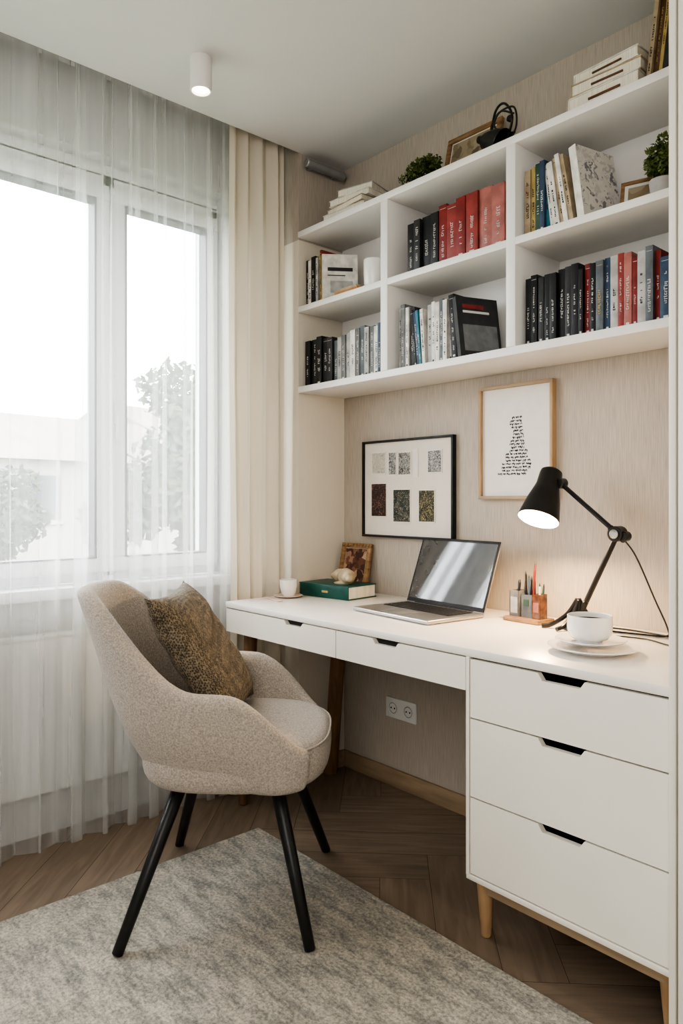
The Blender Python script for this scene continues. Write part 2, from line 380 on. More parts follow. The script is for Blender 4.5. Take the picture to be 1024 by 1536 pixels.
# ------------------------------------------------------------------ desk
b=MB(); YF=-.60
b.bb(0.002,1.664,YF,-.004,.738,.76,'desk',bev=.003)
b.bb(.006,1.138,YF+.02,-.02,.652,.738,'cream')
def front(x0,x1,z0,z1,hx,hw,hh):
    h0=hx-hw/2;h1=hx+hw/2
    poly=[(x0,z0),(x1,z0),(x1,z1),(h1,z1),(h1-.012,z1-hh),(h0+.012,z1-hh),(h0,z1),(x0,z1)]
    n_=len(poly); y0_,y1_=YF+.001,YF+.019
    vs=[(p[0],y0_,p[1]) for p in poly]+[(p[0],y1_,p[1]) for p in poly]
    def quads(o): return [(o+0,o+1,o+4,o+5),(o+1,o+2,o+3,o+4),(o+0,o+5,o+6,o+7)]
    fs=quads(0)+[tuple(reversed(q)) for q in quads(n_)]
    for i in range(n_):
        j=(i+1)%n_; fs.append((i,i+n_,j+n_,j))
    b.add(vs,fs,'cream')
    b.bb(h0-.002,h1+.002,YF+.0165,YF+.0188,z1-hh-.004,z1-.0005,'dark')
front(.008,.628,.650,.735,.415,.10,.014)
front(.632,1.137,.650,.735,.845,.105,.015)
b.bb(.628,.632,YF+.012,YF+.02,.652,.735,'dark')
b.bb(.006,1.138,YF+.012,YF+.02,.7345,.7385,'dark')
b.bb(1.140,1.664,YF+.02,-.02,.18,.738,'cream')
b.bb(1.140,1.150,YF,YF+.02,.178,.738,'cream')
b.bb(1.150,1.664,YF+.0165,YF+.0195,.18,.738,'dark')
front(1.153,1.661,.5845,.733,1.412,.12,.017)
front(1.153,1.661,.3825,.5805,1.412,.12,.017)
front(1.153,1.661,.186,.3785,1.412,.12,.017)
b.bb(1.140,1.664,YF,-.02,.168,.182,'cream',bev=.002)
b.bb(1.18,1.66,YF+.030,YF+.055,.130,.168,'oakx',bev=.003); b.bb(1.150,1.175,YF+.05,-.05,.130,.168,'oak',bev=.003)
for (x,y) in ((1.160,YF+.055),(1.640,YF+.050),(1.160,-.06),(1.640,-.06)):
    b.rod((x,y,.168),(x-.006 if x<1.4 else x+.0,y+(.012 if y<-.3 else 0),0),.024,.014,'oak')
b.rod((.110,-.12,.652),(.025,-.10,0),.030,.030,'walnut',seg=28)
b.rod((.055,-.52,.652),(.045,-.55,0),.026,.018,'walnut',seg=28)
b.build('writing_desk')

b=MB(); b.bb(1.668,3.28,-.60,-.004,0,2.54,'cream')
b.bb(1.668,1.682,-.62,-.60,0,2.54,'cream',bev=.002)
for i in range(3):
    b.bb(1.685+i*.53,1.685+i*.53+.526,-.618,-.602,.06,2.53,'cream',bev=.003)
    b.bb(1.685+i*.53+(.46 if i%2==0 else .05),1.685+i*.53+(.475 if i%2==0 else .065),-.635,-.618,1.0,1.25,'black',bev=.003)
b.build('wardrobe')

# ------------------------------------------------------------------ wall shelf
b=MB(); SY=-.255; S0,S1=.002,1.664
for z0,z1 in ((1.575,1.600),(1.902,1.925),(2.206,2.230)):
    b.bb(S0,S1,SY,-.004,z0,z1,'white',bev=.0015)
for x0,x1 in ((.480,.514),(1.017,1.050),(1.636,1.664)):
    b.bb(x0,x1,SY-.001,-.006,1.600,2.206,'white',bev=.0015)
b.bb(S0,S1,-.012,-.003,1.58,2.22,'white')
b.build('wall_shelf_unit')

# ------------------------------------------------------------------ books
def book(b,x,th,h,d,yf,z0,ck,tk='txt_w',lean=0,rnd=random,text=True,zrot=0):
    T=Matrix.Translation((x,yf,z0))@Matrix.Rotation(R(zrot),4,'Z')@Matrix.Rotation(R(lean),4,'Y')
    c='bk_'+ck; t=.0022
    b.bb(0,t,0,d,0,h,c,T=T); b.bb(th-t,th,0,d,0,h,c,T=T); b.bb(0,th,-.0008,t,0,h,c,bev=.0007,T=T)
    b.bb(t,th-t,t,d-.004,.003,h-.003,'paper',T=T)
    if text:
        w=min(th*.42,.013)*rnd.uniform(.6,1.1); z=h*rnd.uniform(.10,.35); top=h*rnd.uniform(.55,.9)
        if rnd.random()<.5:
            b.bb(th*.3,th*.7,-.0014,-.0007,h*.04,h*.04+.006,tk,T=T)
        while z<top:
            l=rnd.uniform(.0025,.007)
            o=rnd.uniform(-.03,.03)*th; ww=w*rnd.uniform(.55,1)
            b.bb(th/2-ww/2+o,th/2+ww/2+o,-.0014,-.0007,z,z+.0020,tk,T=T)
            if rnd.random()<.6: b.bb(th/2-ww/2+o,th/2-ww/2+o+.002,-.0014,-.0007,z,z+l,tk,T=T)
            if rnd.random()<.4: b.bb(th/2+ww/2+o-.002,th/2+ww/2+o,-.0014,-.0007,z,z+l,tk,T=T)
            z+=l+.0018+(.014 if rnd.random()<.14 else 0)
        if rnd.random()<.3: b.bb(th*.12,th*.88,-.0014,-.0007,h*.93,h*.935,tk,T=T)
def row(x,items,yf,z0,seed,d=.16):
    rr=random.Random(seed); b=MB()
    for it in items:
        th,h,c,t=it[:4]; lean=it[4] if len(it)>4 else 0
        yo=rr.uniform(0,.012)
        hh=h+rr.uniform(-.007,.006)
        z=z0+(th*math.sin(R(lean)) if lean>0 else 0)
        book(b,x,th,hh,d+rr.uniform(-.01,.01),yf+yo,z,c,t,lean,rr); x+=th/math.cos(R(lean))+.0012
    return b,x
def cover_book(b,x,y,z,th,h,d,zr,ln,ck,ck2):
    T=Matrix.Translation((x,y,z+.0))@Matrix.Rotation(R(zr),4,'Z')@Matrix.Rotation(R(ln),4,'Y')
    b.bb(0,.003,0,d,0,h,'bk_'+ck,T=T); b.bb(.003,th-.003,.003,d-.003,.003,h-.003,'paper',T=T); b.bb(th-.003,th,0,d,0,h,ck2,T=T); b.bb(0,th,-.002,.001,0,h,'bk_'+ck,T=T)
    return T
Z1,Z2,Z3=1.6003,1.9253,2.2303
b,x=row(.012,[(.030,.182,'k','txt_w'),(.036,.188,'k2','txt_w'),(.032,.190,'k','txt_w'),(.034,.178,'k','txt_w'),(.032,.182,'k2','txt_w'),
 (.020,.165,'gb','txt_w'),(.026,.17,'lg','txt_k'),(.024,.176,'g','txt_w'),(.022,.182,'lg','txt_k'),(.028,.188,'w','txt_k'),(.020,.186,'g','txt_w'),(.026,.192,'gb','txt_w'),(.024,.184,'lg','txt_k'),(.024,.19,'g','txt_w'),(.026,.186,'w','txt_k'),(.018,.183,'b','txt_w')],-.225,Z1,1)
b.build('book_row')
b,x=row(.530,[(.018,.215,'lg','txt_k'),(.020,.222,'g','txt_w'),(.016,.218,'w','txt_k'),(.022,.215,'k2','txt_w'),(.012,.20,'k','txt_w',-6),(.012,.195,'b','txt_w',-6),(.012,.19,'lb','txt_w',-6),
 (.014,.20,'w','txt_k',-4),(.022,.20,'lg','txt_k'),(.016,.205,'w','txt_k'),(.018,.20,'w','txt_k'),(.015,.21,'gb','txt_w'),(.018,.205,'w','txt_k'),(.016,.212,'lg','txt_k')],-.225,Z1,2)
book(b,x+.004,.022,.215,.16,-.225,Z1+.001,'k','txt_w',-4)
T=cover_book(b,x+.040,-.236,Z1,.021,.205,.155,-20,-10,'k2','bk_k2')
b.bb(.021,.0214,.02,.12,.15,.158,'txt_w',T=T); b.bb(.021,.0214,.02,.10,.165,.180,'bk_r',T=T); b.bb(.021,.0214,.015,.145,.02,.11,'bk_g',T=T)
b.build('book_row')
b,x=row(1.064,[(.018,.200,'k','txt_w'),(.021,.203,'k','txt_w'),(.020,.198,'k2','txt_w'),(.019,.201,'k','txt_w'),(.022,.203,'k','txt_w'),(.022,.205,'k','txt_w'),(.020,.207,'k2','txt_w'),(.022,.205,'k','txt_w'),
 (.014,.195,'k','txt_w'),(.018,.207,'r','txt_w'),(.016,.198,'k','txt_w'),(.022,.20,'gb','txt_g'),(.016,.197,'b','txt_w'),(.022,.20,'lg','txt_k'),(.016,.204,'r2','txt_w'),(.022,.201,'co','txt_w'),(.014,.19,'r','txt_w'),(.022,.20,'lg','txt_k'),(.020,.197,'gb','txt_w'),(.016,.19,'r','txt_w'),(.03,.16,'b','txt_w'),(.03,.19,'k','txt_w'),(.03,.18,'k2','txt_w')],-.225,Z1,3)
b.build('book_row')
b,x=row(.588,[(.030,.178,'k','txt_w'),(.028,.181,'k2','txt_w'),(.038,.188,'k','txt_w'),(.034,.190,'k','txt_w'),(.034,.194,'r','txt_w'),(.044,.188,'r2','txt_w'),(.038,.192,'r','txt_w'),(.048,.196,'r2','txt_w'),(.050,.196,'co','txt_w'),(.048,.198,'co','txt_w')],-.232,Z2,4)
b.build('book_row')
b,x=row(1.060,[(.020,.198,'t','txt_k'),(.014,.200,'y','txt_k'),(.018,.206,'gr','txt_w'),(.016,.210,'b','txt_w'),(.016,.205,'lb','txt_k',-5),(.012,.20,'w','txt_k',-7),(.018,.205,'w','txt_k',-8),(.012,.212,'t','txt_k',-8),(.014,.212,'w','txt_k',-9),(.014,.215,'t','txt_k',-10)],-.228,Z2,5)
T=cover_book(b,x+.018,-.236,Z2,.024,.215,.155,-12,-9,'w','pic8')
b.build('book_row')
b,x=row(.008,[(.018,.19,'k','txt_w'),(.022,.192,'w','txt_k'),(.026,.195,'k','txt_w'),(.014,.19,'lg','txt_k'),(.010,.218,'r2','txt_w'),(.008,.20,'y','txt_k',-3)],-.225,Z2,6)
T=cover_book(b,x+.018,-.232,Z2+.001,.014,.190,.14,-36,-7,'w','bk_w')
b.bb(.014,.0144,.02,.12,.12,.135,'txt_k',T=T); b.bb(.014,.0144,.02,.09,.10,.104,'txt_k',T=T); b.bb(.014,.0144,.03,.12,.03,.08,'bk_lg',T=T)
b.bb(.21,.34,-.240,-.14,Z2,Z2+.014,'bk_o',bev=.002); b.bb(.215,.33,-.235,-.145,Z2+.0142,Z2+.026,'bk_t',bev=.002)
b.build('book_row')
b=MB()
for i,(w,d,h,c,a) in enumerate([(.225,.16,.026,'w',3),(.215,.155,.022,'t',-4),(.205,.15,.024,'w',5),(.16,.13,.028,'lg',14)]):
    z=Z3+[0,.0265,.049,.0735][i]
    T=Matrix.Translation((.250+.012*i,-.155,z))@Matrix.Rotation(R(a),4,'Z')
    b.bb(-w/2,w/2,-d/2,d/2,0,.002,'bk_'+c,T=T); b.bb(-w/2,w/2,-d/2,d/2,h-.002,h,'bk_'+c,T=T); b.bb(-w/2+.003,w/2-.003,-d/2+.003,d/2-.003,.002,h-.002,'paper',T=T); b.bb(-w/2,w/2,d/2-.003,d/2,0,h,'bk_'+c,T=T)
b.build('book_stack')
b=MB()
for i,(w,d,h,c,a) in enumerate([(.205,.17,.040,'w',0),(.20,.165,.034,'t',2),(.19,.16,.030,'w',-2)]):
    z=Z3+[0,.0405,.075][i]
    T=Matrix.Translation((1.318+.004*i,-.155,z))@Matrix.Rotation(R(a),4,'Z')
    b.bb(-w/2,w/2,-d/2,d/2,0,.003,'bk_'+c,T=T); b.bb(-w/2,w/2,-d/2,d/2,h-.003,h,'bk_'+c,T=T); b.bb(-w/2+.003,w/2-.003,-d/2+.003,d/2-.003,.003,h-.003,'paper',T=T); b.bb(-w/2,-w/2+.003,-d/2,d/2,0,h,'bk_'+c,T=T)
    b.bb(-w*.2,w*.25,-d/2-.0004,-d/2+.003,h*.35,h*.5,'bk_br',T=T)
b.build('book_stack')
b,x=row(1.428,[(.012,.25,'t','txt_k',7),(.014,.265,'br','txt_g',7),(.010,.27,'y','txt_k',7),(.016,.275,'k2','txt_g',8),(.012,.27,'r','txt_g',8),(.02,.27,'t','txt_g',8),(.02,.26,'k','txt_g',8)],-.220,Z3,8)
b.build('book_row')

def mug(name,x,y,z,r,h,handle=0,key='ceramic',taper=.85):
    b=MB(); T=Matrix.Translation((x,y,z)); t=.003
    b.lathe([(0,0),(r*taper*.8,0),(r*taper*.85,.003),(r*taper,h*.15),(r,h*.6),(r,h-.001),(r-t*.5,h),(r-t,h-.001),(r-t,h*.6),(r*taper-t,h*.18),(0,.006)],key,T,36)
    a=R(handle); c,s_=math.cos(a),math.sin(a); pts=[]
    for q,zz in ((.94,.78),(1.35,.84),(1.6,.62),(1.45,.35),(1.1,.22),(.90,.24)):
        pts.append((x+c*r*q,y+s_*r*q,z+h*zz))
    b.tube(pts,r*.085,key)
    return b.build(name)
mug('white_mug',.390,-.205,Z2,.035,.105,150,taper=.95)
def framed(w,h,T,fk,mk_,pk,fw=.012,ft=.014,matw=.02):
    b=MB()
    b.bb(-w/2,w/2,0,ft,0,fw,fk,bev=.0015,T=T); b.bb(-w/2,w/2,0,ft,h-fw,h,fk,bev=.0015,T=T)
    b.bb(-w/2,-w/2+fw,0,ft,fw,h-fw,fk,bev=.0015,T=T); b.bb(w/2-fw,w/2,0,ft,fw,h-fw,fk,bev=.0015,T=T)
    b.bb(-w/2+fw*.6,w/2-fw*.6,ft*.45,ft*.95,fw*.6,h-fw*.6,mk_,T=T)
    if pk: b.bb(-w/2+fw+matw,w/2-fw-matw,ft*.35,ft*.5,fw+matw,h-fw-matw,pk,T=T)
    return b
T=Matrix.Translation((1.372,-.130,Z2))@Matrix.Rotation(R(14),4,'Z')@Matrix.Rotation(R(-14),4,'X')
framed(.115,.118,T,'goldwood','artpaper','pic7',.010,.012,.010).build('picture_frame')
def plant(name,x,y,z,pr,ph,rad,n,size,potk,cz):
    b=MB(); T=Matrix.Translation((x,y,z))
    b.lathe([(0,0),(pr*.8,0),(pr*.85,.003),(pr,ph*.9),(pr,ph),(pr*.9,ph),(pr*.86,ph*.85),(0,ph*.85)],potk,T,28)
    b.lathe([(0,ph*.86),(pr*.86,ph*.86),(pr*.5,ph*.9),(0,ph*.93)],'soil',T,20)
    rr=random.Random(int(x*1000))
    for i in range(26):
        a=rr.uniform(0,6.28); q=rr.uniform(.3,.85)
        b.tube([(x,y,z+ph*.85),(x+math.cos(a)*rad[0]*q*.5,y+math.sin(a)*rad[1]*q*.5,z+ph+cz*.6),(x+math.cos(a)*rad[0]*q,y+math.sin(a)*rad[1]*q,z+ph+cz*rr.uniform(.6,1.3))],.0012,'leafA',seg=5,sub=3)
    for i in range(14):
        a=rr.uniform(0,6.28); q=rr.uniform(.1,.75)
        b.leaves((x+math.cos(a)*rad[0]*q,y+math.sin(a)*rad[1]*q,z+ph+cz+rr.uniform(-.5,.6)*rad[2]),(rad[0]*.42,rad[1]*.42,rad[2]*.42),n//14,size,['leafA','leafB'],rnd=rr)
    return b.build(name,ang=20)
plant('potted_plant',1.462,-.190,Z2,.034,.050,(.054,.050,.062),1300,.0080,'greypot',.060)
plant('potted_plant',.585,-.150,Z3,.045,.040,(.085,.07,.042),1200,.0075,'black2',.045)
T=Matrix.Translation((.735,-.095,Z3))@Matrix.Rotation(R(-13),4,'X')
framed(.235,.215,T,'goldwood','artpaper','pic7',.018,.016,.006).build('picture_frame')
b=MB(); cx,cy,cz=.945,-.185,Z3
b.lathe([(0,0),(.038,0),(.040,.004),(.038,.010),(.010,.014),(.006,.03),(0,.03)],'black',Matrix.Translation((cx+.02,cy,cz)),28)
T=Matrix.Translation((cx-.022,cy-.015,cz+.042))@Euler((R(0),R(-62),0)).to_matrix().to_4x4()
b.shellr([(.044,-.050),(.046,-.048),(.040,-.01),(.026,.026),(.014,.040),(.012,.056),(.0,.056)],'black',T,28); b.shellr([(.0,.048),(.012,.038),(.023,.022),(.037,-.012),(.044,-.050)],'black',T,28)
b.tube([(cx+.02,cy,cz+.02),(cx+.045,cy,cz+.10),(cx+.015,cy,cz+.155),(cx-.02,cy,cz+.14),(cx-.03,cy-.01,cz+.05)],.0038,'black')
b.tube([(cx+.03,cy,cz+.02),(cx+.06,cy,cz+.07),(cx+.05,cy,cz+.13),(cx+.01,cy-.02,cz+.12),(cx-.015,cy-.01,cz+.09),(cx+.02,cy,cz+.06),(cx+.055,cy,cz+.05)],.003,'black')
b.tube([(cx-.02,cy,cz+.05),(cx-.035,cy,cz+.10),(cx+.0,cy,cz+.135),(cx+.05,cy,cz+.11)],.003,'black')
b.rod((cx+.035,cy-.006,cz+.10),(cx+.035,cy+.008,cz+.10),.010,.010,'black')
b.build('clip_lamp')

# ------------------------------------------------------------------ wall art
b=MB(); fx0,fx1,fz0,fz1=.134,.617,.990,1.380; fw=.009
b.bb(fx0,fx1,-.022,-.001,fz0,fz0+fw,'black2',bev=.001); b.bb(fx0,fx1,-.022,-.001,fz1-fw,fz1,'black2',bev=.001)
b.bb(fx0,fx0+fw,-.022,-.001,fz0+fw,fz1-fw,'black2',bev=.001); b.bb(fx1-fw,fx1,-.022,-.001,fz0+fw,fz1-fw,'black2',bev=.001)
b.bb(fx0+.005,fx1-.005,-.012,-.001,fz0+.005,fz1-.005,'matboard')
def print_(x0,x1,z0,z1,k,mt=.004):
    b.bb(x0-mt,x1+mt,-.0150,-.012,z0-mt,z1+mt,'artpaper'); b.bb(x0,x1,-.0160,-.0150,z0,z1,k)
print_(.190,.262,1.248,1.330,'pic1'); print_(.284,.322,1.242,1.328,'pic2'); print_(.338,.400,1.240,1.325,'pic2'); print_(.420,.436,1.232,1.332,'artpaper')
print_(.492,.556,1.245,1.325,'pic2')
print_(.186,.268,1.075,1.205,'pic3',.002); print_(.310,.398,1.055,1.180,'pic4',.004); print_(.446,.522,1.058,1.176,'pic5',.004)
b.build('collage_picture_frame')
b=MB(); fx0,fx1,fz0,fz1=.734,1.030,1.143,1.533; fw=.011
b.bb(fx0,fx1,-.024,-.001,fz0,fz0+fw,'oakx',bev=.001); b.bb(fx0,fx1,-.024,-.001,fz1-fw,fz1,'oakx',bev=.001)
b.bb(fx0,fx0+fw,-.024,-.001,fz0+fw,fz1-fw,'oak',bev=.001); b.bb(fx1-fw,fx1,-.024,-.001,fz0+fw,fz1-fw,'oak',bev=.001)
b.bb(fx0+.005,fx1-.005,-.012,-.001,fz0+.005,fz1-.005,'artpaper')
rr=random.Random(21)
def stroke(x,z,l,a,t=.0011):
    T=Matrix.Translation((x,-.0125,z))@Matrix.Rotation(a,4,'Y')
    b.bb(0,l,-.0006,.0006,-t,t,'ink',T=T)
for i in range(18):
    z=1.420-i*.0112
    f=i/17
    if f<.55: xs,xe=.868-.008*math.sin(i),.905+.022*f
    else: xs,xe=.862-(f-.5)*.09+.006*math.sin(i*2.1),.935+.012*math.sin(i)
    x=xs
    while x<xe:
        wl=rr.uniform(.008,.022); xe2=min(x+wl,xe)
        stroke(x,z,xe2-x,0,.0005)
        while x<xe2:
            h_=rr.uniform(.003,.0070); stroke(x,z+h_*.5*rr.choice((1,.6,-.2)),h_,R(rr.uniform(60,115)),.0008); x+=rr.uniform(.0018,.0036)
        x+=.004
b.build('poster_frame')

b=MB(); b.bb(.262,.424,-.010,0,.272,.352,'outlet',bev=.003)
for cxo in (.302,.384):
    T=Matrix.Translation((cxo,-.0102,.312))@Matrix.Rotation(R(90),4,'X')
    b.lathe([(0,.0),(.021,.0),(.022,.001),(.024,.002),(.026,.001),(.026,-.001),(0,-.001)],'outlet',T,28)
    b.shellr([(.019,.0004),(.021,.0004)],'bk_g',T,28)
    b.rod((cxo-.0095,-.0122,.312),(cxo-.0095,-.0098,.312),.0036,.0036,'dark',12); b.rod((cxo+.0095,-.0122,.312),(cxo+.0095,-.0098,.312),.0036,.0036,'dark',12)
b.build('wall_outlet')

# ------------------------------------------------------------------ laptop
b=MB(); LT=Matrix.Translation((.685,-.290,.7605))@Matrix.Rotation(R(-5.5),4,'Z')
Lw,Ld=.375,.250
b.box((0,0,.008),(Lw,Ld,.013),'silver',T=LT,bev=.004,seg=3)
for sx in(-1,1):
    for sy in(-1,1): b.rod((sx*.16,sy*.10,0),(sx*.16,sy*.10,.003),.006,.006,'black',10,T=LT)
b.bb(-.160,.160,-.012,.100,.0146,.0150,'black2',T=LT)
for r_ in range(6):
    for c_ in range(14):
        if r_==0 and 3<=c_<=8:
            if c_==3: b.box((-.160+.0229*6,-.012+.0187*.5,.0158),(.0229*6-.003,.0155,.0018),'keys',T=LT,bev=.0006,seg=1)
            continue
        b.box((-.160+.02286*(c_+.5),-.012+.0187*(r_+.5),.0158),(.0195,.0155,.0018),'keys',T=LT,bev=.0006,seg=1)
b.bb(-.055,.055,-.112,-.026,.0146,.0149,'bk_g',T=LT)
ST=LT@Matrix.Translation((0,Ld/2-.004,.014))@Matrix.Rotation(R(-20),4,'X')
Sh=.242
b.box((0,.003,Sh/2),(Lw,.005,Sh),'silver',T=ST,bev=.002)
b.box((0,-.0002,Sh/2+.001),(Lw-.002,.002,Sh-.002),'black2',T=ST,bev=.0008)
b.bb(-Lw/2+.009,Lw/2-.009,-.0016,-.0010,.016,Sh-.010,'screen',T=ST)
b.rod((-.14,Ld/2-.004,.013),(.14,Ld/2-.004,.013),.006,.006,'black2',16,T=LT)
b.build('laptop')

# pen organiser
b=MB(); PT=Matrix.Translation((1.015,-.135,.7603))@Matrix.Rotation(R(-4),4,'Z')
b.box((0,0,.007),(.135,.085,.014),'goldwood',T=PT,bev=.004)
def cup_sq(x,y,w,d,h,k):
    t=.0025
    b.bb(x-w/2,x+w/2,y-d/2,y+d/2,.014,.017,k,T=PT)
    b.bb(x-w/2,x-w/2+t,y-d/2,y+d/2,.017,h,k,T=PT);b.bb(x+w/2-t,x+w/2,y-d/2,y+d/2,.017,h,k,T=PT)
    b.bb(x-w/2,x+w/2,y-d/2,y-d/2+t,.017,h,k,T=PT);b.bb(x-w/2,x+w/2,y+d/2-t,y+d/2,.017,h,k,T=PT)
cup_sq(-.038,0,.036,.045,.095,'bk_g'); cup_sq(.006,.005,.044,.045,.085,'bk_gb'); cup_sq(.045,-.004,.030,.035,.090,'amber')
b.box((-.038,-.0235,.05),(.026,.001,.05),'bk_lg',T=PT); b.box((.045,-.0225,.05),(.020,.001,.03),'bk_co',T=PT); b.box((.005,-.019,.06),(.020,.001,.02),'bk_gr',T=PT)
rr=random.Random(4)
for (x,y,k,l) in ((.014,.0,'bk_r',.165),(.018,.01,'bk_k',.13),(.0,.012,'bk_k',.12),(.010,-.008,'bk_b',.125),(-.006,.0,'bk_k',.135),(-.04,0,'bk_b',.105),(-.030,.008,'bk_g',.11),(-.036,-.01,'bk_k',.108),(.047,0,'bk_gr',.10),(.040,.004,'bk_w',.10)):
    dx=rr.uniform(-.008,.012)+(.012 if k=='bk_r' else 0); b.rod((x,y,.018),(x+dx,y+.004,l+.012),.0034,.0034,k,10,T=PT)
    b.rod((x+dx,y+.004,l+.012),(x+dx*1.08,y+.004,l+.022),.0032,.0008,'ink',10,T=PT)
b.build('pen_organizer')

# desk lamp
b=MB(); J0=Vector((1.195,-.145,.800)); EL=Vector((1.315,-.150,1.045)); HJ=Vector((1.130,-.140,1.190))
b.lathe([(0,0),(.042,0),(.044,.003),(.042,.008),(.020,.013),(.013,.02),(.013,.032),(0,.034)],'black',Matrix.Translation((1.195,-.150,.7603)),36)
b.tube([(1.105,-.200,.7668),(1.13,-.188,.772),(1.17,-.168,.805),(1.193,-.150,.850)],.0065,'black')
b.tube([(1.170,-.225,.7668),(1.178,-.20,.775),(1.190,-.168,.81),(1.197,-.150,.850)],.0065,'black')
b.tube([(1.250,-.100,.7668),(1.235,-.11,.775),(1.210,-.13,.81),(1.197,-.150,.850)],.0065,'black')
b.rod((1.195,-.150,.785),(1.198,-.150,.85),.010,.008,'black')
d=(EL-J0).normalized()
b.rod(J0,EL,.0068,.0068,'black'); b.rod(J0+Vector((0,.012,0)),EL+Vector((0,.012,0)),.0038,.0038,'black')
b.rod(J0,J0+d*.05,.010,.009,'black')
d2=(HJ-EL).normalized()
b.rod(EL,HJ,.006,.006,'black'); b.rod(EL+Vector((0,.012,0)),HJ+Vector((0,.012,0)),.0035,.0035,'black')
b.rod(EL-d2*.03,EL+d2*.03,.010,.009,'black')
b.rod(EL-Vector((0,.018,0)),EL+Vector((0,.022,0)),.022,.022,'black',28); b.rod(EL-Vector((0,.026,0)),EL-Vector((0,.018,0)),.011,.013,'silver',20)
b.rod(EL+Vector((.022,-.012,-.006)),EL+Vector((.022,.016,-.006)),.014,.014,'black',24)
b.rod(HJ-Vector((0,.014,0)),HJ+Vector((0,.020,0)),.016,.016,'black',24)
top=Vector((1.095,-.130,1.228)); opn=Vector((1.098,-.208,1.083)); ax=(opn-top).normalized(); Ls=(opn-top).length
q=ax.to_track_quat('Z','Y').to_matrix().to_4x4(); TT=Matrix.Translation(top)@q
outer=[(0,-.004),(.022,-.004),(.032,.003),(.034,.012),(.035,.050),(.038,.062),(.050,.105),(.060,Ls-.01),(.0615,Ls),(.0600,Ls+.0005)]
inner=[(.0600,Ls+.0005),(.058,Ls-.012),(.048,.105),(.035,.064),(.028,.03),(0,.03)]
b.shellr(outer,'black',TT,40); b.shellr(inner,'shade_in',TT,40)
b.rod(top+ax*.045+Vector((.028,0.005,0)),HJ,.010,.010,'black')
b.shellr([(0,.03),(.012,.035),(.013,.06),(.022,.082),(.026,.100),(.018,.116),(0,.122)],'bulb',TT,24)
b.tube([EL+Vector((.01,.01,-.01)),(1.345,-.10,.98),(1.385,-.07,.86),(1.42,-.07,.785),(1.425,-.09,.766),(1.36,-.10,.7635),(1.25,-.12,.7635),(1.20,-.13,.770)],.0024,'black',seg=8)
b.tube([(1.21,-.12,.770),(1.30,-.06,.7635),(1.42,-.075,.7635),(1.52,-.11,.7635),(1.655,-.10,.7635)],.0024,'black',seg=8)
b.tube([(1.28,-.19,.7635),(1.40,-.16,.7635),(1.50,-.20,.7635),(1.655,-.17,.7635)],.0020,'black',seg=8)
b.build('desk_lamp')

# cup & saucers
b=MB(); T=Matrix.Translation((1.385,-.405,.7603))
b.lathe([(0,0),(.060,0),(.064,.004),(.100,.012),(.110,.016),(.1105,.018),(.107,.0185),(.064,.008),(0,.006)],'ceramic',T,56)
b.build('dinner_plate')
b=MB(); T=Matrix.Translation((1.372,-.395,.7785))
b.lathe([(0,0),(.048,0),(.052,.003),(.082,.009),(.0865,.012),(.085,.0135),(.052,.006),(0,.005)],'ceramic',T,56)
b.build('saucer')
def bowlcup(name,x,y,z,r,h,ha):
    b=MB(); T=Matrix.Translation((x,y,z)); t=.0035
    b.lathe([(0,0),(r*.55,0),(r*.58,.004),(r*.80,h*.12),(r*.95,h*.28),(r,h*.5),(r,h-.002),(r-t/2,h),(r-t,h-.002),(r-t,h*.5),(r*.92-t,h*.30),(r*.7,h*.16),(0,h*.12)],'ceramic',T,44)
    b.lathe([(0,h*.80),(r-t-.0003,h*.80)],'bk_br',T,44)
    a=R(ha); c,s_=math.cos(a),math.sin(a)
    b.tube([(x+c*r*q,y+s_*r*q,z+h*zz) for q,zz in ((.95,.85),(1.25,.90),(1.45,.65),(1.3,.38),(.95,.32))],.0042,'ceramic')
    return b.build(name)
bowlcup('coffee_cup',1.368,-.392,.7840,.055,.066,125)
b=MB(); T=Matrix.Translation((.062,-.350,.7603))
b.lathe([(0,0),(.035,0),(.054,.005),(.0575,.008),(.054,.009),(.035,.005),(0,.004)],'pinkplate',T,44); b.build('cup_coaster')
mug('espresso_cup',.062,-.348,.7646,.035,.064,140,taper=.8)
b=MB(); b.box((.085,-.440,.7625),(.13,.022,.004),'pinkplate',rot=(0,0,R(-12)),bev=.0015); b.build('letter_opener')

b=MB(); T=Matrix.Translation((.160,-.180,.7603))@Matrix.Rotation(R(6),4,'Z'); w,d,h=.265,.165,.052
b.bb(-w/2,w/2,-d/2,d/2,0,.004,'green',T=T,bev=.001); b.bb(-w/2,w/2,-d/2,d/2,h-.004,h,'green',T=T,bev=.001); b.bb(-w/2+.004,w/2,-d/2-.001,-d/2+.004,.0,h,'green',T=T,bev=.0015)
b.bb(-w/2+.005,w/2-.005,-d/2+.004,d/2-.004,.004,h-.004,'paper',T=T)
b.bb(-w*.02,w*.10,-d/2-.0016,-d/2-.0008,h*.40,h*.55,'txt_g',T=T)
b.build('green_book')
b=MB()
def sh(u,v):
    a=2*math.pi*u; s=v*2-1
    rad=.030*(1-abs(s)**2.2)**.5*(1+.13*math.cos(v*26))
    cx=s*.074; cyy=.024*(1-s*s)
    return (cx,cyy+rad*math.cos(a),.029+rad*math.sin(a)*.9-.004*(s*s))
T=Matrix.Translation((.195,-.195,.8125))@Matrix.Rotation(R(-15),4,'Z')
b.grid(sh,24,40,'shell',T=T,closeu=True)
b.lathe([(0,0),(.035,0),(.037,.004),(.02,.010),(0,.012)],'shell',T@Matrix.Translation((0,.012,0)),24)
b.build('conch_shell')
T=Matrix.Translation((.115,-.072,.7603))@Matrix.Rotation(R(6),4,'Z')@Matrix.Rotation(R(-12),4,'X')
b=framed(.160,.205,T,'goldwood','artpaper','pic6',.020,.016,.002)
